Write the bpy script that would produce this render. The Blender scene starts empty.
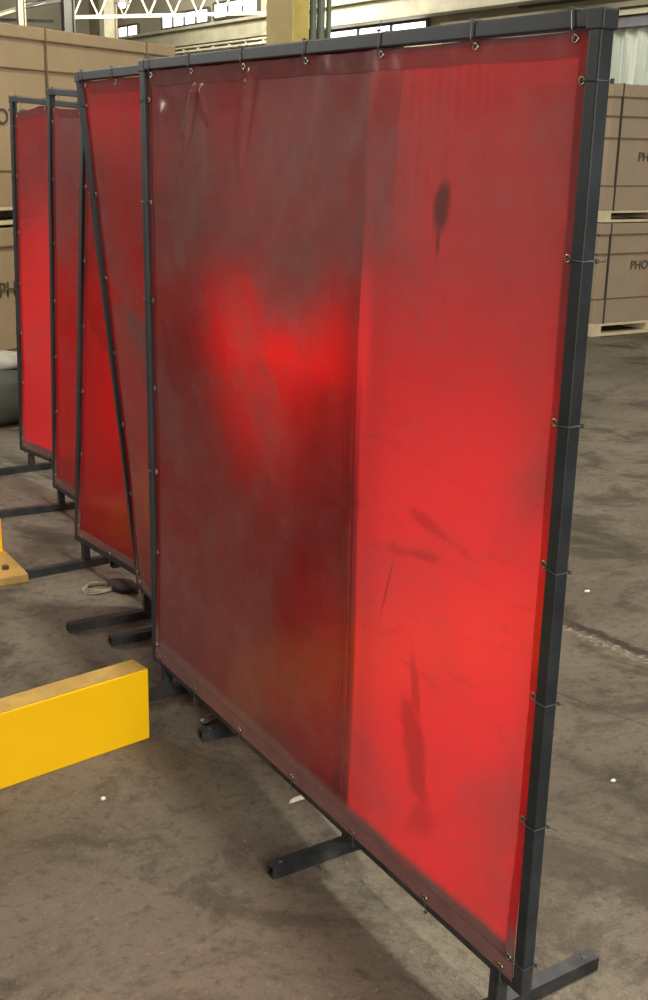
import bpy, bmesh, math, random
from mathutils import Vector, Matrix, noise
random.seed(7)
S = bpy.context.scene
COL = S.collection
V = Vector

# ------------------------------------------------------------------ helpers
def lin(r, g, b, a=1.0):
    f = lambda c: (c / 255 / 12.92) if c / 255 <= .04045 else ((c / 255 + .055) / 1.055) ** 2.4
    return (f(r), f(g), f(b), a)

class NT:
    """tiny node-tree builder"""
    def __init__(s, name):
        s.m = bpy.data.materials.new(name); s.m.use_nodes = True
        s.t = s.m.node_tree; s.t.nodes.clear()
        s.out = s.t.nodes.new('ShaderNodeOutputMaterial')
    def n(s, typ, ins=None, **props):
        nd = s.t.nodes.new(typ)
        for k, v in props.items(): setattr(nd, k, v)
        for k, v in (ins or {}).items(): s.put(nd.inputs[k], v)
        return nd
    def put(s, sock, v):
        if isinstance(v, bpy.types.NodeSocket): s.t.links.new(v, sock)
        elif isinstance(v, bpy.types.Node): s.t.links.new(v.outputs[0], sock)
        else: sock.default_value = v
    def math(s, op, a, b=0.0, clamp=False):
        return s.n('ShaderNodeMath', {0: a, 1: b}, operation=op, use_clamp=clamp).outputs[0]
    def mix(s, f, a, b):
        nd = s.n('ShaderNodeMix', data_type='RGBA')
        s.put(nd.inputs[0], f); s.put(nd.inputs[6], a); s.put(nd.inputs[7], b)
        return nd.outputs[2]
    def step(s, x, lo, hi):
        return s.n('ShaderNodeMapRange', {0: x, 1: lo, 2: hi, 3: 0.0, 4: 1.0}, interpolation_type='SMOOTHSTEP').outputs[0]
    def noise(s, vec, scale, detail=4, rough=.55, dist=0.0):
        return s.n('ShaderNodeTexNoise', {'Vector': vec, 'Scale': scale, 'Detail': detail, 'Roughness': rough, 'Distortion': dist}).outputs[0]
    def map(s, vec, loc=(0, 0, 0), scale=(1, 1, 1), rot=(0, 0, 0)):
        return s.n('ShaderNodeMapping', {'Vector': vec, 'Location': loc, 'Scale': scale, 'Rotation': rot}).outputs[0]
    def bump(s, h, strength, dist):
        return s.n('ShaderNodeBump', {'Height': h, 'Strength': strength, 'Distance': dist}).outputs[0]
    def obj(s): return s.n('ShaderNodeTexCoord').outputs['Object']
    def uv(s): return s.n('ShaderNodeTexCoord').outputs['UV']
    def pbr(s, **k):
        nd = s.n('ShaderNodeBsdfPrincipled', {a.replace('_', ' '): b for a, b in k.items()})
        return nd.outputs[0]
    def done(s, sh):
        s.put(s.out.inputs[0], sh); return s.m

def simple(name, col, rough=.6, metal=0.0, var=.25, scale=6, bump=0.0, dirt=None, spec=.5):
    t = NT(name); c = t.obj()
    n = t.noise(c, scale, 5, .6)
    d = tuple(x * (1 - var) for x in col[:3]) + (1,)
    l = tuple(min(1, x * (1 + var)) for x in col[:3]) + (1,)
    cc = t.mix(t.step(n, .3, .7), d, l)
    if dirt:
        n2 = t.noise(c, scale * .6 + 1.3, 6, .7)
        cc = t.mix(t.math('MULTIPLY', t.step(n2, .45, .7), dirt[1]), cc, dirt[0])
    k = dict(Base_Color=cc, Roughness=rough, Metallic=metal)
    k['Specular_IOR_Level'] = spec
    if bump:
        k['Normal'] = t.bump(t.noise(c, scale * 5, 6, .6), bump, .004)
    return t.done(t.pbr(**k))

def link(name, me, parent=None):
    o = bpy.data.objects.new(name, me); COL.objects.link(o)
    if parent is not None: o.parent = parent
    return o

def tag(o, label=None, cat=None, group=None, kind=None):
    if label: o['label'] = label
    if cat: o['category'] = cat
    if group: o['group'] = group
    if kind: o['kind'] = kind
    return o

def thing(name, loc, label, cat, group=None):
    o = link(name, None); o.location = loc; o.empty_display_size = .1
    return tag(o, label, cat, group)

def build(name, bm, mats, parent=None, smooth=False, origin=None):
    """world-space bmesh -> object; origin is subtracted so the object's own location carries it"""
    if origin is None and parent is not None:
        off = V(parent.get('_o', (0, 0, 0)))
    else: off = V(origin) if origin is not None else V((0, 0, 0))
    if off.length: bmesh.ops.translate(bm, verts=bm.verts, vec=-off)
    bmesh.ops.recalc_face_normals(bm, faces=bm.faces) if not smooth or True else None
    me = bpy.data.meshes.new(name); bm.to_mesh(me); bm.free()
    for m in (mats if isinstance(mats, (list, tuple)) else [mats]): me.materials.append(m)
    if smooth:
        for p in me.polygons: p.use_smooth = True
    o = link(name, me, parent)
    if origin is not None: o.location = origin
    return o

ROOT = {}
def root(name, loc, label, cat, group=None):
    o = thing(name, loc, label, cat, group); ROOT[o] = V(loc); return o
def part(name, bm, mats, rt, smooth=False, parent=None):
    """part of root rt (optionally under another part)"""
    off = ROOT[rt]
    bmesh.ops.translate(bm, verts=bm.verts, vec=-off)
    bmesh.ops.recalc_face_normals(bm, faces=bm.faces)
    me = bpy.data.meshes.new(name); bm.to_mesh(me); bm.free()
    for m in (mats if isinstance(mats, (list, tuple)) else [mats]): me.materials.append(m)
    if smooth:
        for p in me.polygons: p.use_smooth = True
    return link(name, me, parent or rt)

def hexa(bm, p, bev=0.0):
    """8 corners: bottom ring 0-3, top ring 4-7"""
    vs = [bm.verts.new(q) for q in p]
    fs = [(3, 2, 1, 0), (4, 5, 6, 7), (0, 1, 5, 4), (1, 2, 6, 5), (2, 3, 7, 6), (3, 0, 4, 7)]
    faces = [bm.faces.new([vs[i] for i in f]) for f in fs]
    if bev:
        es = list({e for f in faces for e in f.edges})
        bmesh.ops.bevel(bm, geom=es, offset=bev, segments=2, profile=.6, affect='EDGES', clamp_overlap=True)
    return vs

def box(bm, lo, hi, bev=0.0):
    x0, y0, z0 = lo; x1, y1, z1 = hi
    return hexa(bm, [(x0, y0, z0), (x1, y0, z0), (x1, y1, z0), (x0, y1, z0),
                     (x0, y0, z1), (x1, y0, z1), (x1, y1, z1), (x0, y1, z1)], bev)

def bar(bm, a, b, w, h, up=(0, 0, 1), bev=.002):
    """rectangular bar from a to b (centre line); w across, h along `up`"""
    a, b = V(a), V(b); d = (b - a).normalized()
    s = d.cross(V(up))
    if s.length < 1e-5: s = d.cross(V((1, 0, 0)))
    s.normalize(); u = s.cross(d).normalized()
    s *= w / 2; u *= h / 2
    hexa(bm, [a - s - u, a + s - u, a + s + u, a - s + u, b - s - u, b + s - u, b + s + u, b - s + u], bev)

def hollow(bm, a, b, w, h, t, up=(0, 0, 1)):
    """open-ended square tube"""
    a, b = V(a), V(b); d = (b - a).normalized()
    s = d.cross(V(up)).normalized(); u = s.cross(d).normalized()
    rings = []
    for p in (a, b):
        for k in (0, t):
            ww, hh = w / 2 - k, h / 2 - k
            rings.append([bm.verts.new(p + s * x * ww + u * y * hh) for x, y in ((-1, -1), (1, -1), (1, 1), (-1, 1))])
    ao, ai, bo, bi = rings
    for i in range(4):
        j = (i + 1) % 4
        bm.faces.new([ao[i], ao[j], bo[j], bo[i]]); bm.faces.new([ai[j], ai[i], bi[i], bi[j]])
        bm.faces.new([ao[j], ao[i], ai[i], ai[j]]); bm.faces.new([bo[i], bo[j], bi[j], bi[i]])

def tube(bm, pts, r, seg=8, closed=False, cap=True):
    pts = [V(p) for p in pts]; n = len(pts); rings = []
    rr = r if isinstance(r, (list, tuple)) else [r] * n
    prev = None
    for i, p in enumerate(pts):
        if closed: d = pts[(i + 1) % n] - pts[i - 1]
        else: d = pts[min(i + 1, n - 1)] - pts[max(i - 1, 0)]
        d.normalize()
        if prev is None:
            s = d.cross(V((0, 0, 1)))
            if s.length < 1e-4: s = d.cross(V((1, 0, 0)))
        else: s = prev - d * prev.dot(d)
        s.normalize(); prev = s; u = d.cross(s)
        rings.append([bm.verts.new(p + (s * math.cos(2 * math.pi * k / seg) + u * math.sin(2 * math.pi * k / seg)) * rr[i]) for k in range(seg)])
    m = n if closed else n - 1
    for i in range(m):
        A, B = rings[i], rings[(i + 1) % n]
        for k in range(seg):
            bm.faces.new([A[k], A[(k + 1) % seg], B[(k + 1) % seg], B[k]])
    if cap and not closed:
        bm.faces.new(rings[0][::-1]); bm.faces.new(rings[-1])

def torus(bm, c, nrm, R, r, seg=14, sub=6):
    nrm = V(nrm).normalized(); s = nrm.cross(V((0, 0, 1)))
    if s.length < 1e-3: s = V((1, 0, 0))
    s.normalize(); u = nrm.cross(s)
    tube(bm, [V(c) + (s * math.cos(2 * math.pi * k / seg) + u * math.sin(2 * math.pi * k / seg)) * R for k in range(seg)], r, sub, closed=True)

def text_bm(txt, size, origin, right, up, depth=.001):
    """lettering as a thin mesh; origin = left end of the base line"""
    cu = bpy.data.curves.new('txt', 'FONT'); cu.body = txt; cu.size = size; cu.extrude = depth
    ob = bpy.data.objects.new('txt', cu); COL.objects.link(ob)
    bpy.context.view_layer.update()
    me = bpy.data.meshes.new_from_object(ob.evaluated_get(bpy.context.evaluated_depsgraph_get()))
    COL.objects.unlink(ob); bpy.data.objects.remove(ob); bpy.data.curves.remove(cu)
    bm = bmesh.new(); bm.from_mesh(me); bpy.data.meshes.remove(me)
    r, u = V(right).normalized(), V(up).normalized(); n = r.cross(u)
    M = Matrix((( r.x, u.x, n.x, origin[0]), (r.y, u.y, n.y, origin[1]), (r.z, u.z, n.z, origin[2]), (0, 0, 0, 1)))
    bmesh.ops.transform(bm, matrix=M, verts=bm.verts)
    return bm

# ------------------------------------------------------------------ materials
def mat_frame():
    t = NT('black_frame_paint'); c = t.obj()
    n = t.noise(c, 5, 6, .65); n2 = t.noise(c, 13, 5, .65)
    z = t.n('ShaderNodeSeparateXYZ', {0: c}).outputs[2]
    base = t.mix(t.step(n, .35, .7), lin(17, 23, 28), lin(33, 42, 49))
    dust = t.math('MULTIPLY', t.step(n2, .35, .8), t.math('ADD', t.math('MULTIPLY', t.step(z, .35, .02), .30), .08))
    base = t.mix(dust, base, lin(104, 94, 80))
    return t.done(t.pbr(Base_Color=base, Roughness=t.math('ADD', .38, t.math('MULTIPLY', n, .25)),
                        Normal=t.bump(n2, .25, .002)))
M_FRAME = mat_frame()

def mat_vinyl(name, film=.35, p1=False, seed=0.0, red=(.86, .035, .040, 1), hem=False, low_shade=False):
    t = NT(name); uv = t.uv()
    sp = t.n('ShaderNodeSeparateXYZ', {0: uv}); u, v = sp.outputs[0], sp.outputs[1]
    q = t.map(uv, loc=(seed, seed * .7, seed * 1.3))
    nz = t.noise(q, 1.6, 5, .55, .4)
    streak = t.noise(t.map(q, scale=(5, .8, 1)), 1.5, 4, .6, .3)
    fine = t.noise(q, 14, 5, .7)
    # film of dust on the sheet
    d = t.math('ADD', t.math('MULTIPLY', t.step(nz, .35, .7), .45), t.math('MULTIPLY', t.step(streak, .4, .75), .05))
    d = t.math('ADD', d, t.math('MULTIPLY', t.step(fine, .5, .75), .12))
    # reflected haze painted into the colour high on the sheet, in a ragged bank
    top_haze = t.step(t.math('ADD', v, t.math('MULTIPLY', t.math('SUBTRACT', nz, .5), .7)), .95, 1.45)
    top_haze = t.math('MULTIPLY', top_haze, t.math('SUBTRACT', 1.0, t.math('MULTIPLY', t.step(v, 1.60, 1.74), .6)))  # painted haze thinned near the top edge to brighten it
    grime_haze = t.math('MULTIPLY', t.math('ADD', t.math('ADD', d, .12), t.math('MULTIPLY', top_haze, .36)), film, clamp=True)
    dark = 0.0
    def ell(cu, cv, ru, rv, rot=0.0, soft=.5, wob=.35):
        a = t.math('SUBTRACT', u, cu); b = t.math('SUBTRACT', v, cv - .1)
        cr, sr = math.cos(rot), math.sin(rot)
        x = t.math('ADD', t.math('MULTIPLY', a, cr / ru), t.math('MULTIPLY', b, sr / ru))
        y = t.math('ADD', t.math('MULTIPLY', a, -sr / rv), t.math('MULTIPLY', b, cr / rv))
        r = t.math('SQRT', t.math('ADD', t.math('MULTIPLY', x, x), t.math('MULTIPLY', y, y)))
        r = t.math('ADD', r, t.math('MULTIPLY', t.math('SUBTRACT', t.noise(q, 11, 4, .6), .5), wob * 2))
        return t.step(r, 1 + soft, 1 - soft)
    def mx(a, b): return t.math('MAXIMUM', a, b)
    burn = None
    if p1:
        burn = t.math('MULTIPLY', ell(.407, 1.605, .026, .048, .1, .35, .5), .75)          # oval scorch with a run below it
        burn = mx(burn, t.math('MULTIPLY', ell(.414, 1.545, .006, .03, 0, .5, .3), .6))
        sm = t.math('MULTIPLY', ell(.405, .45, .045, .11, -.25, .35, 1.1), .6)          # smears low on the right
        sm = mx(sm, t.math('MULTIPLY', ell(.415, .60, .018, .08, -.2, .4, 1.0), .55))
        sm = mx(sm, t.math('MULTIPLY', ell(.36, .30, .05, .05, .5, .4, 1.2), .4))
        sm = mx(sm, t.math('MULTIPLY', ell(.53, .785, .0035, .075, .30, .6, .15), .7))   # scratch
        sm = mx(sm, t.math('MULTIPLY', ell(.37, .97, .10, .014, .2, .6, 1.6), .45))
        sm = mx(sm, t.math('MULTIPLY', ell(.43, .90, .09, .012, -.15, .6, 1.6), .5))
        sm = mx(sm, t.math('MULTIPLY', ell(1.45, .62, .05, .10, .4), .4))
        sm = mx(sm, t.math('MULTIPLY', ell(.69, .20, .035, .07, .2), .8))
        for k, (c0, w) in enumerate(((.668, .0016), (.684, .0016), (.697, .0022), (.713, .0014))):       # stitched seam
            ln = t.step(t.math('ABSOLUTE', t.math('SUBTRACT', u, t.math('ADD', c0, t.math('MULTIPLY', t.math('SUBTRACT', t.noise(t.map(uv, scale=(0, 1, 0)), 2.5, 2), .5), .02)))), w * 1.6, w * .4)
            sm = mx(sm, t.math('MULTIPLY', ln, t.math('MULTIPLY', t.step(v, 1.25, 1.0), .55)))
            wp = t.noise(t.map(q, scale=(1.2, 5.5, 1), rot=(0, 0, .25)), 2.2, 5, .65, .8)      # hand wipes
        sm = mx(sm, t.math('MULTIPLY', t.step(wp, .56, .68), t.math('MULTIPLY', t.step(v, 1.25, .9), .32)))
        dark = sm
    else:
        dark = t.math('MULTIPLY', t.step(t.noise(q, 4, 4, .6), .56, .7), .35)
    filmcol = t.mix(t.step(fine, .3, .7), (.17, .125, .115, 1), (.25, .18, .165, 1))
    rc = t.mix(dark, red, tuple(x * .40 for x in red[:3]) + (1,))
    tl = t.n('ShaderNodeBsdfTranslucent', {'Color': rc})
    rf = t.n('ShaderNodeBsdfRefraction', {'Color': t.mix(dark, (.72, .03, .035, 1), (.25, .012, .012, 1)), 'Roughness': .38, 'IOR': 1.0})
    body = t.n('ShaderNodeMixShader', {0: .30, 1: tl.outputs[0], 2: rf.outputs[0]})
    df = t.n('ShaderNodeBsdfDiffuse', {'Color': t.mix(.5, filmcol, (.22, .06, .06, 1))})
    skin = t.n('ShaderNodeMixShader', {0: t.math('ADD', .12, 0.0), 1: body.outputs[0], 2: t.n('ShaderNodeBsdfDiffuse', {'Color': (.33, .02, .03, 1)}).outputs[0]})
    gr = grime_haze
    if hem: gr = t.math('ADD', gr, t.math('ADD', .1, t.math('MULTIPLY', t.step(v, .16, .09), .8)), clamp=True)
    if p1: gr = t.math('ADD', gr, t.math('MULTIPLY', t.step(v, .105, .07), .75), clamp=True)
    if low_shade: gr = t.math('ADD', gr, t.math('MULTIPLY', t.step(t.math('ADD', v, t.math('MULTIPLY', t.math('SUBTRACT', t.noise(q, 3, 3), .5), .12)), 1.10, 1.06), .35), clamp=True)  # shade on the lower sheet, painted in as a denser film
    mixed = t.n('ShaderNodeMixShader', {0: gr, 1: skin.outputs[0], 2: df.outputs[0]})
    if burn is not None:
        mixed = t.n('ShaderNodeMixShader', {0: burn, 1: mixed.outputs[0], 2: t.n('ShaderNodeBsdfDiffuse', {'Color': (.075, .045, .04, 1)}).outputs[0]})
    bmp = t.bump(t.noise(q, 30, 3, .6), .12, .002)
    gl = t.n('ShaderNodeBsdfGlossy', {'Color': (1, 1, 1, 1), 'Roughness': t.math('ADD', .2, t.math('MULTIPLY', grime_haze, .2)), 'Normal': bmp})
    fr = t.n('ShaderNodeFresnel', {'IOR': 1.45, 'Normal': bmp})
    # the fresnel node reads the back side as the inside of a solid, so use the facing-independent lobe weight
    lw = t.n('ShaderNodeLayerWeight', {'Blend': .25, 'Normal': bmp})
    fac = t.math('MINIMUM', t.math('ADD', .03, t.math('MULTIPLY', t.math('POWER', lw.outputs[1], 4), .7)), .5)
    top = t.n('ShaderNodeMixShader', {0: fac, 1: mixed.outputs[0], 2: gl.outputs[0]})
    return t.done(top.outputs[0])

M_VIN = mat_vinyl('red_vinyl_worn', film=.95, p1=True, seed=3.1)
M_VIN_HEM = mat_vinyl('red_vinyl_hem', film=.45, seed=5.0, hem=True)
M_VINS = [mat_vinyl('red_vinyl_%s' % w, film=f, seed=s, low_shade=(w == 'dusty')) for w, f, s in
          (('dusty', .95, 8.2), ('cloudy', .40, 11.4), ('dull', .8, 14.9), ('bright', .42, 17.3))]  # the first of these also carries the painted lower shade
M_TIE = simple('zip_tie_plastic', lin(70, 72, 72), .35, var=.2)
M_GROM = simple('dull_brass', lin(170, 160, 140), .35, 1.0, .2, 20)
M_CARD = simple('cardboard', lin(168, 148, 116), .85, var=.07, scale=3, bump=.1, dirt=(lin(150, 125, 92), .4), spec=.2)
M_CARDP = simple('cardboard_pale', lin(163, 146, 124), .85, var=.06, scale=3, bump=.1, dirt=(lin(150, 125, 100), .4), spec=.2)
M_SEAM = simple('brown_tape', lin(112, 95, 70), .9, var=.1, spec=.1)
M_STRAP = simple('dark_strap', lin(62, 60, 54), .5, var=.15)
M_STRAPL = simple('tan_strap', lin(112, 98, 72), .6, var=.15)
M_INK = simple('printed_ink', lin(88, 80, 71), .9, var=.1, spec=.1)
M_WOOD = simple('pallet_wood', lin(214, 200, 165), .8, var=.12, scale=8, bump=.2, spec=.2)
M_YEL = simple('yellow_enamel', lin(252, 200, 4), .42, var=.03, scale=3)
M_YELDUST = simple('dusty_yellow', lin(176, 142, 68), .75, var=.14, scale=12, dirt=(lin(140, 118, 76), .6))
M_CHIP = simple('worn_edge_metal', lin(200, 175, 110), .5, var=.3, scale=40)
M_TARP = simple('grey_tarpaulin', lin(70, 72, 62), .7, var=.25, scale=5, bump=.3)
M_TARPL = simple('pale_wrap', lin(166, 164, 152), .6, var=.2, scale=7, bump=.3)
M_STEEL = simple('grey_painted_steel', lin(150, 145, 122), .6, var=.15, scale=2)
M_STEELD = simple('dark_painted_steel', lin(62, 60, 54), .6, var=.2, scale=2)
M_CREAM = simple('cream_painted_steel', lin(170, 163, 138), .6, var=.1, scale=2)
M_COLM = simple('beige_plaster_column', lin(150, 135, 92), .8, var=.1, scale=3)
M_SAFE = simple('pale_yellow_stripe', lin(196, 176, 92), .6, var=.1)
M_PIPE = simple('grey_green_pipe', lin(110, 120, 104), .45, .1, var=.15)
M_PURP = simple('mauve_girt', lin(92, 88, 96), .6, var=.1)
M_WHITE = simple('white_scrap', lin(225, 220, 205), .5, var=.1, scale=30)
M_SCRAP = simple('dull_scrap_metal', lin(112, 100, 84), .4, .6, var=.5, scale=40, bump=.4)
M_RAG = simple('oily_rag', lin(44, 36, 30), .9, var=.3, scale=30, bump=.5)
M_WIRE = simple('pale_wire', lin(150, 138, 116), .5, var=.2, scale=30)

def emit(name, col, s):
    t = NT(name); return t.done(t.n('ShaderNodeEmission', {'Color': col, 'Strength': s}).outputs[0])
M_WIN = emit('daylit_pane', (1, .98, .92, 1), 3.5)
M_WINDIM = emit('daylit_panel', (.93, .95, .9, 1), 1.0)
M_LAMP = emit('lamp_glow', (1, .95, .85, 1), 25)

def mat_floor():
    t = NT('worn_concrete'); c = t.obj()
    sx = t.n('ShaderNodeSeparateXYZ', {0: c}); X, Y = sx.outputs[0], sx.outputs[1]
    big = t.noise(c, .55, 5, .6, .6); mid = t.noise(c, 2.4, 7, .68, .5); fine = t.noise(c, 26, 6, .72); gr = t.noise(c, 75, 4, .75)
    col = t.mix(t.step(big, .35, .68), lin(102, 94, 80), lin(127, 117, 101))
    col = t.mix(t.math('MULTIPLY', t.step(mid, .5, .66), .75), col, lin(66, 58, 47))
    col = t.mix(t.math('MULTIPLY', t.step(mid, .44, .30), .45), col, lin(132, 122, 106))
    col = t.mix(t.math('MULTIPLY', t.step(fine, .5, .68), .6), col, lin(66, 57, 47))
    col = t.mix(t.math('MULTIPLY', t.step(gr, .57, .70), .55), col, lin(158, 147, 129))
    col = t.mix(t.math('MULTIPLY', t.step(gr, .42, .30), .55), col, lin(50, 42, 35))
    wear = t.step(t.noise(t.map(c, scale=(1, 2.2, 1), rot=(0, 0, .5)), 4.5, 6, .72, 1.2), .52, .68)
    col = t.mix(t.math('MULTIPLY', wear, .5), col, lin(72, 64, 52))
    # oil stains left of the screens
    st = t.step(t.noise(t.map(c, loc=(4.9, 1.6, 0)), 1.3, 7, .72, 1.0), .52, .62)
    col = t.mix(t.math('MULTIPLY', st, .65), col, lin(60, 53, 42))
    # crumbling joint right of the near post
    wob = t.math('MULTIPLY', t.math('SUBTRACT', t.noise(c, 7, 5, .7), .5), .10)
    lx = t.math('SUBTRACT', t.math('ADD', X, t.math('MULTIPLY', Y, .145)), t.math('ADD', 1.815, wob))
    jn = t.step(t.math('ABSOLUTE', lx), .035, .010)
    jl = t.step(t.math('ABSOLUTE', t.math('ADD', lx, .045)), .05, .01)
    jl = t.math('MULTIPLY', jl, t.step(t.noise(c, 45, 4, .7), .5, .62))
    yl = t.step(Y, 1.66, 1.56)
    jn = t.math('MULTIPLY', jn, yl); jl = t.math('MULTIPLY', jl, yl)
    col = t.mix(t.math('MULTIPLY', jn, .85), col, lin(52, 39, 32))
    col = t.mix(t.math('MULTIPLY', jl, .8), col, lin(170, 158, 138))
    l2 = t.math('SUBTRACT', t.math('ADD', X, t.math('MULTIPLY', Y, .30)), t.math('ADD', 1.49, t.math('MULTIPLY', wob, .3)))
    ck = t.math('MULTIPLY', t.step(t.math('ABSOLUTE', l2), .008, .001), .5)
    col = t.mix(ck, col, lin(60, 50, 42))
    h = t.math('ADD', t.math('MULTIPLY', fine, .6), t.math('MULTIPLY', gr, .25))
    h = t.math('ADD', h, t.math('MULTIPLY', mid, .6))
    h = t.math('SUBTRACT', h, t.math('MULTIPLY', jn, 1.0))
    h = t.math('ADD', h, t.math('MULTIPLY', t.noise(c, 60, 5, .75), .5))
    rough = t.math('ADD', .55, t.math('MULTIPLY', mid, .35))
    return t.done(t.pbr(Base_Color=col, Roughness=rough, Normal=t.bump(h, 1.0, .016), Specular_IOR_Level=.35))
M_FLOOR = mat_floor()

def mat_corr():
    t = NT('corrugated_siding'); c = t.obj()
    n = t.noise(t.map(c, scale=(1, 3, .2)), 2.5, 4)
    col = t.mix(t.step(n, .35, .7), lin(140, 146, 134), lin(178, 184, 170))
    return t.done(t.pbr(Base_Color=col, Roughness=.5))
M_CORR = mat_corr()
M_WALL = simple('dim_wall', lin(150, 143, 120), .9, var=.15, scale=.6)
M_ROOF = simple('roof_deck', lin(96, 94, 84), .9, var=.15, scale=.6)

# ------------------------------------------------------------------ setting
def struct(name, bm, m, smooth=False):
    return tag(build(name, bm, m, smooth=smooth), kind='structure')

bm = bmesh.new(); box(bm, (-9, -7, -.2), (12.3, 34.3, 0)); struct('floor', bm, M_FLOOR)

# right wall: corrugated lower siding, girts and window bands
bm = bmesh.new()
N = 560; prof = []
for i in range(N + 1):
    y = -4 + 38 * i / N
    k = i % 4
    prof.append((12.0 - (.06 if k in (1, 2) else 0), y))
lo = [bm.verts.new((x, y, 0)) for x, y in prof]; hi = [bm.verts.new((x, y, 3.4)) for x, y in prof]
for i in range(N): bm.faces.new([lo[i], lo[i + 1], hi[i + 1], hi[i]])
bl = [bm.verts.new((12.1, y, z)) for y, z in ((-4, 0), (34, 0), (34, 3.4), (-4, 3.4))]
bm.faces.new(bl)
struct('wall_right', bm, M_CORR)
bm = bmesh.new(); box(bm, (11.95, -4, 3.4), (12.3, 34, 7.2)); struct('wall_upper', bm, M_WALL)
bm = bmesh.new(); box(bm, (-9, 34, 0), (12.3, 34.3, 7.2)); struct('wall_back', bm, M_WALL)
bm = bmesh.new(); box(bm, (-9, 9, 7.2), (12.3, 34.3, 7.4)); struct('ceiling', bm, M_ROOF)
bm = bmesh.new(); box(bm, (11.85, -4, 3.40), (11.95, 16.5, 3.53)); struct('trim_1', bm, M_PURP)
bm = bmesh.new(); box(bm, (11.80, -4, 3.56), (11.94, 16.5, 3.63)); box(bm, (11.80, -4, 3.67), (11.94, 16.5, 3.74)); struct('trim_2', bm, M_CREAM)

wn = [0]
def window(y0, y1, z0, z1, cols, rows=1, x=11.9, m=None):
    wn[0] += 1
    w = bpy.data.objects.new('window_%d' % wn[0], None); COL.objects.link(w); w.location = (x, (y0 + y1) / 2, z0)
    tag(w, kind='structure'); ROOT[w] = V(w.location)
    f = bmesh.new(); t = .05
    for k in range(cols + 1):
        y = y0 + (y1 - y0) * k / cols
        box(f, (x - .04, y - t / 2, z0), (x + .04, y + t / 2, z1))
    for k in range(rows + 1):
        z = z0 + (z1 - z0) * k / rows
        box(f, (x - .035, y0, z - t / 2), (x + .035, y1, z + t / 2))
    part('window_frame', f, M_STEELD, w)
    p = bmesh.new(); box(p, (x - .004, y0, z0), (x + .004, y1, z1)); part('pane', p, m or M_WIN, w)
window(17.0, 20.4, 3.56, 3.84, 3)
window(23.4, 25.6, 4.42, 4.76, 3)
window(25.9, 28.6, 4.38, 4.70, 4)
window(30.2, 33.0, 4.30, 4.62, 4)
window(9.5, 14.5, 3.86, 4.1, 5, m=M_WINDIM)

# ------------------------------------------------------------------ hall steelwork
bm = bmesh.new()
box(bm, (11.45, 6, 3.86), (11.8, 33.9, 3.92)); box(bm, (11.45, 6, 4.22), (11.8, 33.9, 4.28)); box(bm, (11.55, 6, 3.92), (11.68, 33.9, 4.22))
tag(build('crane_beam', bm, M_STEEL, origin=(11.6, 20, 3.86)), 'long grey crane beam running high along the right wall past the column', 'beam')
bm = bmesh.new()
box(bm, (11.2, 21.5, 3.66), (11.4, 33, 3.70)); box(bm, (11.25, 21.5, 3.76), (11.38, 33, 3.79)); box(bm, (11.3, 21.5, 3.56), (11.36, 33, 3.585))
for k in range(14): box(bm, (11.27, 22 + k * .8, 3.56), (11.33, 22.06 + k * .8, 3.78))
for k in range(4): box(bm, (11.27, 22 + k * 3.2, 3.53), (11.945, 22.06 + k * 3.2, 3.57)); box(bm, (11.90, 22 + k * 3.2, 3.40), (11.946, 22.06 + k * 3.2, 3.55))
tag(build('cable_tray', bm, M_CREAM, origin=(11.3, 27, 3.56)), 'pale cable tray under the crane beam, seen left of the column', 'cable tray')

# column with yellow edge, and pipes beside it
ct = root('column', (7.23, 13.8, 0), 'beige building column with a pale yellow edge rising behind the near screen', 'column')
bm = bmesh.new(); box(bm, (7.115, 13.47, 0), (7.36, 14.22, 7.2), .01); part('shaft', bm, M_COLM, ct)
bm = bmesh.new(); box(bm, (7.112, 13.455, 0), (7.362, 13.468, 7.2), .003); part('edge_stripe', bm, M_SAFE, ct)
for k, (x, y, r, lab) in enumerate(((7.46, 13.52, .05, 'leftmost of the three pipes on the right of the beige column'),
                            (7.585, 13.52, .055, 'middle one of the three pipes right of the beige column'),
                            (7.70, 13.50, .035, 'thin outermost pipe right of the beige column'))):
    bm = bmesh.new(); p = V((x, y, 0))
    tube(bm, [p, p + V((0, 0, 3.0)), p + V((0, 0, 7.0))], r, 12)
    for z in (1.2, 2.75, 4.6): tube(bm, [p + V((0, 0, z)), p + V((0, 0, z + .07))], r * 1.12, 12)
    tag(build('pipe', bm, M_PIPE, smooth=False, origin=p), 'grey green vertical pipe, ' + lab, 'pipe', 'pipes beside the column')

# steel frame high up at the far left
def beam(name, a, b, w, h, m, label, cat='beam', group=None, flange=True):
    bm = bmesh.new(); a, b = V(a), V(b)
    bar(bm, a, b, w * .35, h, bev=0)
    d = (b - a).normalized(); s = d.cross(V((0, 0, 1)))
    if s.length < .05: s = V((1, 0, 0))
    s.normalize(); u = s.cross(d).normalized()
    for sg in (-1, 1): bar(bm, a + u * sg * h / 2, b + u * sg * h / 2, w, h * .12, bev=0)
    return tag(build(name, bm, m, origin=(a + b) / 2), label, cat, group)

# ------------------------------------------------------------------ welding screens
TW = .028
def lerp(a, b, t): return a + (b - a) * t

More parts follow.
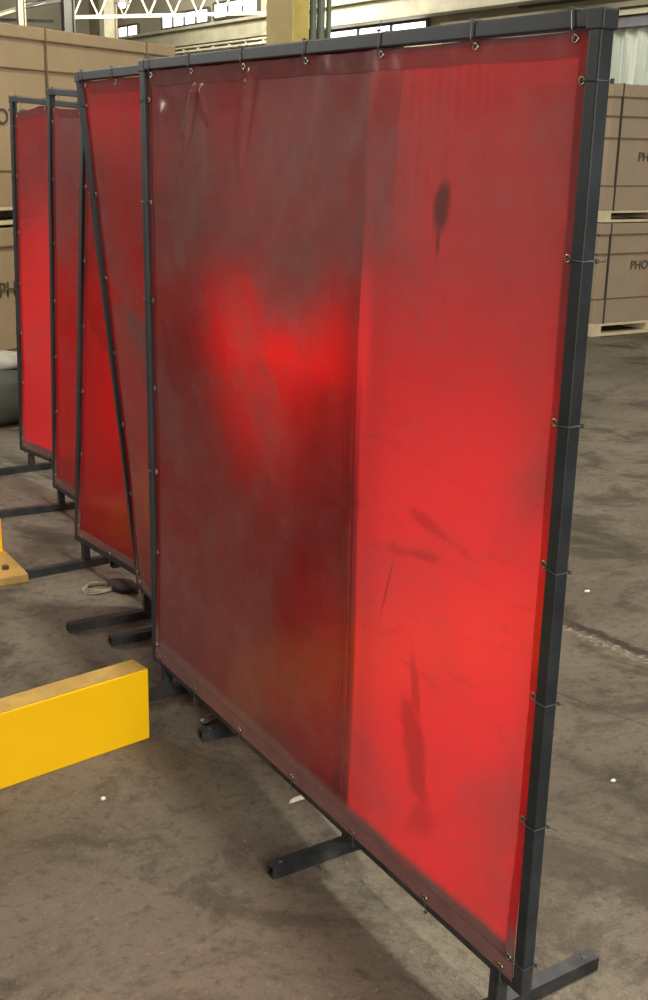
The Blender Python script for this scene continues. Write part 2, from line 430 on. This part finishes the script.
def screen(label, nb, fb, nt, ft, vin, legs, feet, res=(60, 60), sag=None, crease=(), hemmat=M_VIN_HEM, seed=0, ngr=7, nick=0.0, gap=.0008, loop=.55, billow=.012):
    """nb fb nt ft: near/far bottom/top outer corners of the camera-side face"""
    nb, fb, nt, ft = map(V, (nb, fb, nt, ft))
    base = (nb + fb) / 2; base.z = 0
    rt = root('welding_screen', base, label, 'welding screen', 'red welding screens in a row')
    rnd = random.Random(seed)
    nrm = ((fb - nb).cross(nt - nb)).normalized()
    if nrm.x < 0: nrm = -nrm                       # towards +X, behind the front face
    hx = nrm * TW / 2
    nrm_f = ((fb - nb).cross(ft - fb)).normalized()
    if nrm_f.x < 0: nrm_f = -nrm_f
    # posts
    al = lambda a, b: (b - a).normalized()
    for (b0, t0, s) in ((nb, nt, 1), (fb, ft, -1)):
        along = al(nb, fb) * s; along_t = al(nt, ft) * s
        bm = bmesh.new()
        bar(bm, b0 + hx + along * TW / 2, t0 + hx + along_t * TW / 2 - V((0, 0, .028)), TW, TW, up=nrm, bev=.003)
        part('frame_post', bm, M_FRAME, rt)
    # rails
    up_b = V((0, 0, 1))
    bm = bmesh.new(); bar(bm, nb + hx + al(nb, fb) * TW * .98 + V((0, 0, TW / 2)), fb + hx - al(nb, fb) * TW * .98 + V((0, 0, TW / 2)), TW, TW, up=(0, 0, 1), bev=.003)
    part('frame_rail', bm, M_FRAME, rt)
    bm = bmesh.new(); bar(bm, nt + hx * 1.1 - al(nt, ft) * .002 - V((0, 0, TW / 2)), ft + hx * 1.1 + al(nt, ft) * .002 - V((0, 0, TW / 2)), TW * 1.08, TW, up=(0, 0, 1), bev=.003)
    part('frame_rail', bm, M_FRAME, rt)
    # corner clips (sockets the rail drops into)
    for c0, s in ((nt, 1), (ft, -1)):
        a = al(nt, ft) * s
        bm = bmesh.new(); bar(bm, c0 + hx * 1.1 - a * .004 - V((0, 0, .0165)), c0 + hx * 1.1 + a * .034 - V((0, 0, .0165)), TW * 1.2, TW * 1.15, bev=.003)
        part('corner_bracket', bm, M_FRAME, rt)
    # legs and feet
    for (d, near), (fa, fbp) in zip(legs, feet):
        o = (nb + al(nb, fb) * d) if near else (fb - al(nb, fb) * d)
        o = o + hx
        bm = bmesh.new(); bar(bm, (o.x, o.y, .0322), (o.x, o.y, o.z + .004), TW, TW * 1.05, up=nrm, bev=.003)
        part('leg', bm, M_FRAME, rt)
        bm = bmesh.new(); fa3 = V((fa[0], fa[1], .0165)); fb3 = V((fbp[0], fbp[1], .0165))
        hollow(bm, fa3, fb3, .034, .032, .0035)
        ft_o = part('foot', bm, M_FRAME, rt)
        for e, k in ((fb3, -1), (fa3, 1)):
            dd = al(fa3, fb3) * k
            bm = bmesh.new(); tube(bm, [e + dd * .03 + V((0, 0, .0155)), e + dd * .03 + V((0, 0, .0185))], [.007, .005], 6)
            part('bolt', bm, M_STEELD, rt, parent=ft_o)
    # vinyl sheet, inside the opening, tied to the frame
    W, H = (fb - nb).length, (nt - nb).length
    inset = TW + gap
    iu, iv = inset / W, inset / H
    def P(u, v): return lerp(lerp(nb, fb, u), lerp(nt, ft, u), v)
    ph = rnd.random() * 10
    def surf(s, t):
        """s,t in 0..1 over the sheet"""
        # edges drawn in between the ties
        n = ngr - 1
        sc = lambda x: abs(math.sin(math.pi * x * n)) ** .8
        du = .006 * loop
        u = lerp(iu, 1 - iu, s); v = lerp(iv, 1 - iv, t)
        eT, eB = max(0, (t - .85) / .15), max(0, (.15 - t) / .15)
        eL, eR = max(0, (.1 - s) / .1), max(0, (s - .9) / .1)
        v -= du / H * sc(s) * eT ** 2; v += du * .6 / H * sc(s) * eB ** 2 - (.012 / H) * eB
        u += du / W * sc(t) * eL ** 2; u -= du / W * sc(t) * eR ** 2
        if sag: v -= sag(s) / H * eT
        p = P(u, v)
        env = min(1, 6 * min(s, 1 - s)) * min(1, 6 * min(t, 1 - t))
        off = env * billow * (noise.noise(V((s * 2.2 + ph, t * 1.7, ph))) * 1.2 + .5 * noise.noise(V((s * 6 + ph, t * 3, ph + 4))))
        # puckers fanning from the ties along the top
        for k in range(ngr):
            dx = (s - k / n) * W; dy = (1 - t) * H
            off += .004 * loop * math.exp(-dy / .10) * math.cos(dx * 60 + k) * math.exp(-(dx / .12) ** 2)
        um, vm = u * W, v * H
        for (u0, v0, u1, v1, w, a) in crease:
            A = V((u0, v0)); B = V((u1, v1)); d = B - A; L = d.length; d /= L
            q = V((um, vm)) - A; tt = q.dot(d) / L
            if -.1 < tt < 1.2:
                dist = q.x * d.y - q.y * d.x
                fade = max(0, min(1, (tt + .08) / .12)) * max(0, min(1, (1.2 - tt) / .6))
                off -= a * fade * math.exp(-(dist / w) ** 2)
        fw_ = min(1, t / .25); fw_ = fw_ * fw_ * (3 - 2 * fw_)
        return p + nrm * (TW * lerp(.04, .42, fw_) + off), u * W, v * H
    nu, nv = res
    bm = bmesh.new(); uvl = bm.loops.layers.uv.new('UVMap')
    g = [[None] * (nv + 1) for _ in range(nu + 1)]; uvd = {}
    for i in range(nu + 1):
        for j in range(nv + 1):
            p, a, b = surf(i / nu, j / nv)
            vt = bm.verts.new(p); g[i][j] = vt; uvd[vt] = (a, b)
    for i in range(nu):
        for j in range(nv):
            f = bm.faces.new([g[i][j], g[i + 1][j], g[i + 1][j + 1], g[i][j + 1]])
            for l in f.loops: l[uvl].uv = uvd[l.vert]
    sh = part('vinyl_sheet', bm, vin, rt, smooth=True)
    # folded hem all round, a second thickness behind the sheet
    hs, ht = .026 / W, .042 / H
    bm = bmesh.new(); uvl = bm.loops.layers.uv.new('UVMap')
    def strip(s0, s1, t0, t1, a, b):
        gg = []
        for i in range(a + 1):
            row = []
            for j in range(b + 1):
                p, uu, vv = surf(lerp(s0, s1, i / a), lerp(t0, t1, j / b))
                x = bm.verts.new(p - nrm * .0018); row.append((x, uu, vv))
            gg.append(row)
        for i in range(a):
            for j in range(b):
                q = [gg[i][j], gg[i + 1][j], gg[i + 1][j + 1], gg[i][j + 1]]
                f = bm.faces.new([x[0] for x in q])
                for l, x in zip(f.loops, q): l[uvl].uv = (x[1], x[2])
    strip(0, 1, 1 - ht, 1, nu, 4); strip(0, 1, 0, ht, nu, 4)
    strip(0, hs, ht, 1 - ht, 4, nv); strip(1 - hs, 1, ht, 1 - ht, 4, nv)
    part('hem', bm, hemmat, rt, smooth=True, parent=sh)
    # grommets and ties
    e = .013
    spots = []
    for k in range(ngr):
        x = k / (ngr - 1); x = min(max(x, .02), .98)
        spots += [(x, 1 - e / H, 't'), (x, e / H, 'b')]
        y = (.05, .36, .63, .90, 1.17, 1.46, 1.75)[k] / 1.83 if ngr == 7 else x
        spots += [(e / W, y, 'n'), (1 - e / W, y, 'f')]
    alu = al(nb, fb)
    for s, t, side in spots:
        p, uu, vv = surf(s, t)
        bm = bmesh.new(); torus(bm, p - nrm * .003, nrm, .0062, .0021, 12, 6)
        part('grommet', bm, M_GROM, rt, smooth=True, parent=sh)
        if side == 't': c = P(uu / W, 1) + hx - V((0, 0, TW / 2)); ax = alu; o1 = V((0, 0, 1))
        elif side == 'b': c = P(uu / W, 0) + hx + V((0, 0, TW / 2)); ax = alu; o1 = V((0, 0, -1))
        elif side == 'n': c = P(0, vv / H) + hx + alu * TW / 2; ax = (nt - nb).normalized(); o1 = -alu
        else: c = P(1, vv / H) + hx - alu * TW / 2; ax = (ft - fb).normalized(); o1 = alu
        r = TW / 2 + .0026; i1 = p - c; inn = -o1 * i1.dot(-o1)
        loopp = [c - nrm * r + o1 * r, c + nrm * r + o1 * r, c + nrm * r - o1 * r * .9,
                 p + nrm * .004, p - nrm * .005, c - nrm * r - o1 * r * .9]
        tilt = ax * rnd.uniform(-.006, .006)
        loopp = [q + (tilt if i in (0, 1) else V((0, 0, 0))) for i, q in enumerate(loopp)]
        bm = bmesh.new(); tube(bm, loopp, .0012, 6, closed=True)
        # head and cut tail
        hd = loopp[1] if side in ('n', 'f') else loopp[0]
        bar(bm, hd - ax * .004, hd + ax * .004, .0045, .0045, up=nrm, bev=0)
        if rnd.random() < .25:
            tl = rnd.uniform(.012, .03)
            tube(bm, [hd, hd + o1 * tl * .6 + nrm * .004, hd + o1 * tl + ax * rnd.uniform(-.01, .01)], [.0011, .001, .0008], 5)
        part('zip_tie', bm, M_TIE, rt)
    return rt

U0 = 0.0
screen('nearest and largest red welding screen, its scorched vinyl sheet facing the viewer whole',
       (0, 0, .1), (0, 1.836, .1), (0, 0, 1.93), (0, 1.836, 1.93), M_VIN,
       [(.084, True), (.084, False)], [((-.29, .070), (.290, .092)), ((-.27, 1.745), (.29, 1.765))],
       res=(320, 220), seed=1,
       crease=((1.495, 1.745, 1.58, 1.58, .011, .016), (1.455, 1.745, 1.42, 1.66, .010, .012),
               (1.185, 1.765, 1.245, 1.56, .011, .016), (1.70, 1.70, 1.76, 1.45, .03, .008),
               (.60, 1.76, .78, 1.45, .05, .006), (.80, 1.77, .95, 1.5, .05, .005)))
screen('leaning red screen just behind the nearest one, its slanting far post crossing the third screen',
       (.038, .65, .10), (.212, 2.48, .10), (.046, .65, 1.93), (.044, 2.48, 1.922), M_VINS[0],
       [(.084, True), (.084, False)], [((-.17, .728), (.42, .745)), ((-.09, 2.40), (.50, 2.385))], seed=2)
screen('third red screen from the front, bright vinyl left of the slanting post',
       (.39, 1.28, .10), (.19, 3.10, .10), (.49, 1.28, 1.92), (.288, 3.10, 1.92), M_VINS[1],
       [(.085, True), (.075, False)], [((-.02, 1.435), (.85, 1.33)), ((-.048, 3.00), (.60, 3.05))], seed=3)
screen('fourth red screen, second from the back of the row, with a drooping top rail',
       (.46, 2.06, .10), (.365, 3.89, .10), (.57, 2.06, 1.83), (.421, 3.89, 1.922), M_VINS[2],
       [(.14, True), (.07, False)], [((0.0, 2.215), (.95, 2.19)), ((-.15, 3.86), (.80, 3.80))], seed=4,
       sag=lambda s: .045 + .0 * s)
screen('rearmost red screen beside the cardboard crates, vinyl hanging loose at its top corner',
       (.78, 2.86, .10), (.445, 4.66, .10), (.86, 2.84, 1.80), (.478, 4.63, 1.906), M_VINS[3],
       [(.14, True), (.10, False)], [((.30, 2.96), (1.25, 3.02)), ((-.10, 4.55), (.90, 4.58))], seed=5,
       sag=lambda s: .05 * max(0, (s - .86) / .14), loop=.8)

# ------------------------------------------------------------------ yellow guard beam and base plate
A = V((-.147, 1.518, 0)); d = V((-.9875, -.158, 0)).normalized(); pn = V((.158, -.9875, 0)).normalized() * -1
rt = root('guard_beam', A + d * .7 + pn * .04, 'thick bright yellow beam lying on the floor beside the near screen', 'guard beam')
def gb(o, l0, l1, w0, w1, z0, z1):
    p = lambda a, b, z: o + d * a + pn * b + V((0, 0, z))
    return [p(l0, w0, z0), p(l1, w0, z0), p(l1, w1, z0), p(l0, w1, z0), p(l0, w0, z1), p(l1, w0, z1), p(l1, w1, z1), p(l0, w1, z1)]
bm = bmesh.new(); hexa(bm, gb(A, 0, 1.5, 0, .085, .0, .226), .004); part('beam_body', bm, M_YEL, rt)
bm = bmesh.new(); hexa(bm, gb(A, .003, 1.497, .003, .082, .2262, .2285), .0008); part('dusty_top', bm, M_YELDUST, rt)
bm = bmesh.new()
for k in range(5):
    c = A + d * (.3 + .21 * k) + pn * .012 + V((0, 0, .2284))
    tube(bm, [c, c + V((0, 0, .003))], [.004, .002], 6)
part('weld_spatter', bm, M_CHIP, rt)

rt = root('guard_post', (-.22, 3.25, 0), 'yellow guard post on a dusty tan base plate at the left edge', 'guard post')
bm = bmesh.new(); box(bm, (-.50, 2.955, 0), (-.055, 3.50, .036), .005); part('base_plate', bm, M_YELDUST, rt)
bm = bmesh.new(); box(bm, (-.40, 3.24, .036), (-.072, 3.44, .19), .01); part('post', bm, M_YEL, rt)
bm = bmesh.new()
for x, y in ((-.12, 3.05), (-.42, 3.05)):
    tube(bm, [(x, y, .036), (x, y, .05)], .014, 6)
part('anchor_bolt', bm, M_STEELD, rt)

# ------------------------------------------------------------------ crates on pallets
def crate_stack(R, e, n, L, D, zs, group_c, group_p, labels, mat, words, strap_at, seams):
    """R: near-right (or left) front bottom corner; e: direction along the front; n: direction away from viewer"""
    R, e, n = V(R), V(e).normalized(), V(n).normalized()
    def q(a, b, z): return R + e * a + n * b + V((0, 0, z))
    def hx(bm, a0, a1, b0, b1, z0, z1, bev=0):
        hexa(bm, [q(a0, b0, z0), q(a1, b0, z0), q(a1, b1, z0), q(a0, b1, z0), q(a0, b0, z1), q(a1, b0, z1), q(a1, b1, z1), q(a0, b1, z1)], bev)
    for lvl, (z0, z1, z2) in enumerate(zs):      # pallet z0..z1, crate z1..z2
        base = q(L / 2, D / 2, z0)
        p = root('pallet', base, labels[lvl][0], 'pallet', group_p)
        bm = bmesh.new()
        h = z1 - z0; t = h * .2
        for k in range(5):
            b = .0 + k * (D - .12) / 4
            hx(bm, 0, L, b, b + .12, z1 - t, z1, .002)
        part('deck_board', bm, M_WOOD, p)
        for k in range(3):
            b = k * (D - .12) / 2
            bm = bmesh.new(); hx(bm, 0, L, b, b + .12, z0, z0 + t, .002); part('bottom_board', bm, M_WOOD, p)
        for k in range(4):
            a = k * (L - .16) / 3
            bm = bmesh.new(); hx(bm, a, a + .10 if k else a + .12, 0.002, D - .002, z0 + t, z1 - t, .002); part('stringer', bm, M_WOOD, p)
        c = root('crate', q(L / 2, D / 2, z1), labels[lvl][1], 'crate', group_c)
        H = z2 - z1
        bm = bmesh.new(); hx(bm, .012, L - .012, .012, D - .012, z1 + .001, z1 + H * seams[lvl][0], .006)
        bd = part('carton', bm, mat, c)
        bm = bmesh.new(); hx(bm, 0, L, 0, D, z1 + H * seams[lvl][0], z2, .008); part('lid', bm, mat, c)
        bm = bmesh.new(); hx(bm, .004, L - .004, .004, D - .004, z1 + .001, z1 + H * seams[lvl][-1], .006); part('lower_sleeve', bm, mat, c)
        bm = bmesh.new()
        for zz in seams[lvl]: hx(bm, -.002, L + .002, -.002, D + .002, z1 + H * zz - .004, z1 + H * zz + .004)
        part('seam_tape', bm, M_SEAM, c)
        for a in strap_at:
            bm = bmesh.new(); hx(bm, a, a + .014, -.005, D + .005, z1 + .0, z2 + .004)
            part('strap', bm, M_STRAPL if mat is M_CARD else M_STRAP, c)
        (txt, size, a, z, fl) = words[lvl]
        o = q(a, -.0 + .008, z)
        part('lettering', text_bm(txt, size, o, e * fl, (0, 0, 1), .004), M_INK, c)

# left stack: front runs from the right corner R back to the left
Rl = V((2.68, 7.50, 0)); el = V((-.857, -.515, 0)).normalized(); nl = V((-.515, .857, 0)).normalized()
# build with e pointing right so that lettering reads: start at the left corner
Ll = 2.35; L0 = Rl + el * Ll
crate_stack(L0, -el, nl, Ll, 1.13, [(0, .12, 1.13), (1.15, 1.265, 2.40)], 'crates in the left stack', 'pallets in the left stack',
            [('pale wooden pallet on the floor under the left crate stack', 'tan cardboard crate at the bottom of the left stack, behind the rearmost screen'),
             ('pale wooden pallet between the two crates of the left stack', 'tan cardboard crate on top of the left stack, below the bright windows')],
            M_CARD, [('PHOTO', .14, .27, .68, 1), ('PHOTO', .14, .165, 1.785, 1)], (.83, 1.965), ((.88, .60, .2), (.93, .765, .2)))
crate_stack((6.62, 6.80, 0), (1, 0, 0), (0, 1, 0), 2.3, 1.13, [(0, .12, 1.05), (1.06, 1.165, 2.275)], 'crates in the right stack', 'pallets in the right stack',
            [('pale wooden pallet on the floor under the right crate stack', 'greyish cardboard crate at the bottom of the right stack'),
             ('pale wooden pallet between the two crates of the right stack', 'greyish cardboard crate on top of the right stack, before corrugated siding')],
            M_CARDP, [('PHOTO', .115, .43, .62, 1), ('PHOTO', .115, .40, 1.61, 1)], (.13, 1.85), ((.89, .70, .25), (.90, .75, .58, .2)))

# ------------------------------------------------------------------ tarpaulin bundle at the left edge
rt = root('tarpaulin_bundle', (.15, 5.75, 0), 'long dark grey tarpaulin bundle on the floor left of the rearmost screen', 'bundle')
def lump(bm, c, rx, ry, rz, ax, seed, amp=.08, nu=26, nv=18, flat=.0):
    ax = V(ax).normalized(); sd = V((-ax.y, ax.x, 0)); g = []
    for i in range(nu + 1):
        t = -1 + 2 * i / nu; row = []
        k = (1 - abs(t) ** 6) ** .5 if abs(t) < 1 else 0.0
        for j in range(nv):
            a = 2 * math.pi * j / nv
            x, z = math.cos(a), math.sin(a)
            f = 1 + amp * noise.noise(V((t * 3 + seed, x * 1.5, z * 1.5))) + amp * .5 * noise.noise(V((t * 9 + seed, x * 3, z * 3)))
            sx = math.copysign(abs(x) ** .6, x); sz = math.copysign(abs(z) ** .6, z)
            p = V(c) + ax * t * rx + sd * sx * ry * max(k, .02) * f + V((0, 0, sz * rz * max(k, .02) * f))
            p.z = max(p.z, .0)
            row.append(bm.verts.new(p))
        g.append(row)
    for i in range(nu):
        for j in range(nv):
            bm.faces.new([g[i][j], g[i][(j + 1) % nv], g[i + 1][(j + 1) % nv], g[i + 1][j]])
    bm.faces.new(g[0][::-1]); bm.faces.new(g[-1])
bm = bmesh.new(); lump(bm, (.10, 5.86, .18), .85, .30, .19, (.92, -.1, 0), 2.2); part('tarpaulin', bm, M_TARP, rt, True)
bm = bmesh.new(); lump(bm, (.10, 5.90, .375), .80, .22, .05, (.92, -.1, 0), 5.2); part('plastic_wrap', bm, M_TARPL, rt, True)

# ------------------------------------------------------------------ scraps on the floor
def chip(name, loc, size, m, label, cat, seed, rz=0.0, group=None):
    r = random.Random(seed); bm = bmesh.new()
    bmesh.ops.create_icosphere(bm, subdivisions=2, radius=1)
    for v in bm.verts:
        f = 1 + .35 * noise.noise(v.co * 1.6 + V((seed, 0, 0)))
        v.co = V((v.co.x * size[0] * f, v.co.y * size[1] * f, v.co.z * size[2] * f))
    zmin = min(v.co.z for v in bm.verts)
    for v in bm.verts: v.co.z -= zmin
    for f in bm.faces: f.smooth = True
    bmesh.ops.rotate(bm, verts=bm.verts, cent=(0, 0, 0), matrix=Matrix.Rotation(rz, 3, 'Z'))
    bmesh.ops.translate(bm, verts=bm.verts, vec=V(loc))
    return tag(build(name, bm, m, origin=loc), label, cat, group)
chip('paper_scrap', (-.395, 1.257, 0), (.008, .006, .005), M_WHITE, 'tiny white scrap on the bare floor below the yellow beam', 'scrap', 3)
chip('paper_scrap', (.07, 1.0, 0), (.033, .011, .004), M_WHITE, 'long white sliver on the floor beside the near screen rail', 'scrap', 5, .15)
chip('paper_scrap', (.895, .648, 0), (.009, .006, .004), M_WHITE, 'tiny white scrap on the floor right of the near screen, low down', 'scrap', 8)
chip('paper_scrap', (1.877, 1.801, 0), (.014, .009, .005), M_WHITE, 'small white scrap beyond the crumbling floor joint', 'scrap', 11)
chip('metal_scrap', (.095, 1.63, 0), (.026, .014, .014), M_SCRAP, 'crumpled shiny metal scrap by the far foot of the near screen', 'scrap', 13)
chip('metal_scrap', (.06, 1.53, 0), (.05, .018, .010), M_SCRAP, 'flat rusty metal scrap between the two screen feet by the yellow beam', 'scrap', 17, .4)
chip('rag', (.245, 2.70, 0), (.045, .085, .018), M_RAG, 'dark crumpled rag on the floor beside the wire ring', 'rag', 19, .3)
bm = bmesh.new()
for k in range(3):
    r = .052 - k * .004
    pts = [V((.155 + r * 1.15 * math.cos(a) + k * .003, 2.742 + r * math.sin(a), .006 + k * .005 + .003 * math.sin(3 * a + k))) for a in [2 * math.pi * i / 28 for i in range(28)]]
    tube(bm, pts, .0032, 6, closed=True)
tag(build('wire_ring', bm, M_WIRE, smooth=True, origin=(.155, 2.742, 0)), 'pale ring of coiled wire on the floor among the screen feet', 'wire')

# steel frame and roof truss high up at the far left
def steel_column(x, y, w, m, label):
    bm = bmesh.new(); box(bm, (x - w / 2, y - .012, 0), (x + w / 2, y + .012, 7.2))
    for s in (-1, 1): box(bm, (x + s * w / 2 - .012, y - w / 2, 0), (x + s * w / 2 + .012, y + w / 2, 7.2))
    box(bm, (x - w, y - w, 0), (x + w, y + w, .03))
    return tag(build('steel_column', bm, m, origin=(x, y, 0)), label, 'column', 'steel columns at the far end')
steel_column(7.50, 23.35, .20, M_STEELD, 'dark steel column rising behind the left crate stack, beside the roof truss')
steel_column(6.68, 23.80, .13, M_STEEL, 'thin grey steel column at the far upper left above the crates')
steel_column(9.6, 26.5, .30, M_STEEL, 'broad grey steel column between the lit windows, left of the beige column')
def truss(name, a, b, h, m, label, bays):
    bm = bmesh.new(); a, b = V(a), V(b); up = V((0, 0, h))
    bar(bm, a, b, .07, .07, bev=0); bar(bm, a + up, b + up, .07, .07, bev=0)
    for k in range(bays):
        p, q = lerp(a, b, k / bays), lerp(a, b, (k + 1) / bays)
        bar(bm, p, lerp(p, q, .5) + up, .035, .035, bev=0); bar(bm, lerp(p, q, .5) + up, q, .035, .035, bev=0)
    return tag(build(name, bm, m, origin=(a + b) / 2), label, 'truss')
truss('roof_truss', (7.60, 23.3, 4.02), (11.9, 21.8, 4.30), .55, M_STEEL, 'cream lattice roof truss around the glowing lamp, upper left', 9)
beam('roof_beam', (5.6, 24.4, 3.80), (7.42, 23.45, 4.42), .10, .075, M_CREAM, 'pale sloping steel beam meeting the dark steel column, upper left corner')
beam('roof_beam', (6.75, 23.78, 4.22), (7.42, 23.4, 4.36), .10, .10, M_STEELD, 'short dark steel beam between two columns above the sloping beam')
for k, (z, lab) in enumerate(((3.62, 'lowest of the three dark rails'), (3.80, 'middle of the three dark rails'), (3.98, 'topmost of the three dark rails'))):
    beam('guard_rail', (4.8, 25.3, z), (7.42, 24.0, z), .05, .05, M_STEELD, lab + ' above the left crates, left of the steel columns', 'rail', 'rails at the far upper left')
rt = root('hanging_lamp', (8.46, 22.82, 4.30), 'glowing round lamp hanging from the cream roof truss', 'lamp')
bm = bmesh.new(); bmesh.ops.create_icosphere(bm, subdivisions=3, radius=.075); bmesh.ops.translate(bm, verts=bm.verts, vec=V((8.46, 22.82, 4.29))); part('bulb', bm, M_LAMP, rt, True)
bm = bmesh.new(); tube(bm, [(8.46, 22.82, 4.30), (8.46, 22.82, 4.40), (8.46, 22.82, 4.46)], [.16, .10, .03], 16); part('lamp_shade', bm, M_STEELD, rt)
bm = bmesh.new(); tube(bm, [(8.46, 22.82, 4.46), (8.46, 22.82, 7.2)], .012, 6); part('stem', bm, M_STEELD, rt)

# ------------------------------------------------------------------ light
W = bpy.data.worlds.new('hall_air'); S.world = W; W.use_nodes = True
W.node_tree.nodes['Background'].inputs[0].default_value = (1.0, .93, .82, 1)
W.node_tree.nodes['Background'].inputs[1].default_value = .36

def area(name, loc, to, size, power, col=(1, .95, .86), spread=math.pi):
    l = bpy.data.lights.new(name, 'AREA'); l.energy = power; l.color = col; l.size = size; l.spread = spread
    o = bpy.data.objects.new(name, l); COL.objects.link(o); o.location = loc
    o.rotation_euler = (V(to) - V(loc)).to_track_quat('-Z', 'Y').to_euler()
    return o
def spot(name, loc, to, half, blend, power, col=(1, .93, .82), rad=.12):
    l = bpy.data.lights.new(name, 'SPOT'); l.energy = power; l.color = col; l.spot_size = 2 * math.radians(half); l.spot_blend = blend; l.shadow_soft_size = rad
    o = bpy.data.objects.new(name, l); COL.objects.link(o); o.location = loc
    o.rotation_euler = (V(to) - V(loc)).to_track_quat('-Z', 'Y').to_euler()
    return o
spot('added_spot', (4.2, .5, 4.4), (0, .19, .44), 7.9, .6, 1750, rad=.4)  # unseen spot added, cone shaped to the near sheet's bright lower right
spot('added_spot', (4.0, -.6, 3.4), (.04, 1.06, 1.31), 5.0, .95, 5000)  # unseen narrow beam added for the bright patch through two sheets
spot('added_spot', (6.0, 3.8, 5.0), (.4, 4.2, .35), 8.0, .8, 1700)  # unseen spot added to make the rear sheets glow lower down
spot('added_spot', (5.0, .5, 4.0), (.25, 2.95, .65), 4.6, .9, 2600)  # unseen spot added to lift the red of the third sheet
area('hall_or_fill_light', (.85, 1.4, 9.0), (.8, 1.4, 0), .5, 620)
area('hall_or_fill_light', (6.0, -1.5, 6.5), (0, .8, 1.4), 1.2, 230)  # unseen fill added to lighten the near sheet from behind
area('hall_or_fill_light', (.5, 15.0, 6.8), (8.5, 16.5, 3.6), 1.5, 800)  # unseen fill added for the column and beam faces
area('hall_or_fill_light', (-1.6, -7.0, 3.4), (.6, 4, .8), 2.0, 580)
area('hall_or_fill_light', (-3.6, 9.0, 4.2), (0, 1.2, 1.5), 1.2, 230)  # unseen light added for glints on the near sheet's creases
area('hall_or_fill_light', (8.0, 20.0, 6.8), (11.0, 22.0, 3.5), 2.5, 2300)  # unseen fill added to brighten the far beams
area('hall_or_fill_light', (9.0, 9.6, 6.0), (12.0, 11.0, 3.0), 1.5, 330)  # unseen fill added to brighten the corrugated siding

# ------------------------------------------------------------------ camera
cd = bpy.data.cameras.new('camera'); cam = bpy.data.objects.new('camera', cd); COL.objects.link(cam)
yaw, pit, rol = .5503046878927317, .29355084457376107, .022260382204235308
fw = V((math.sin(yaw) * math.cos(pit), math.cos(yaw) * math.cos(pit), -math.sin(pit)))
r = fw.cross(V((0, 0, 1))).normalized(); u = r.cross(fw)
r2 = r * math.cos(rol) + u * math.sin(rol); u2 = -r * math.sin(rol) + u * math.cos(rol)
M = Matrix(((r2.x, u2.x, -fw.x, -1.384516), (r2.y, u2.y, -fw.y, -1.466047), (r2.z, u2.z, -fw.z, 1.721323), (0, 0, 0, 1)))
cam.matrix_world = M
cd.sensor_fit = 'VERTICAL'; cd.sensor_height = 36; cd.lens = 1185.751 / 1000 * 36
cd.clip_end = 200; cd.clip_start = .05
S.camera = cam
S.view_settings.view_transform = 'Standard'; S.view_settings.look = 'None'
S.view_settings.exposure = 0.0; S.view_settings.gamma = 1.0; S.view_settings.use_curve_mapping = False
S.cycles.use_denoising = True
S.cycles.max_bounces = 10; S.cycles.transmission_bounces = 8; S.cycles.diffuse_bounces = 5
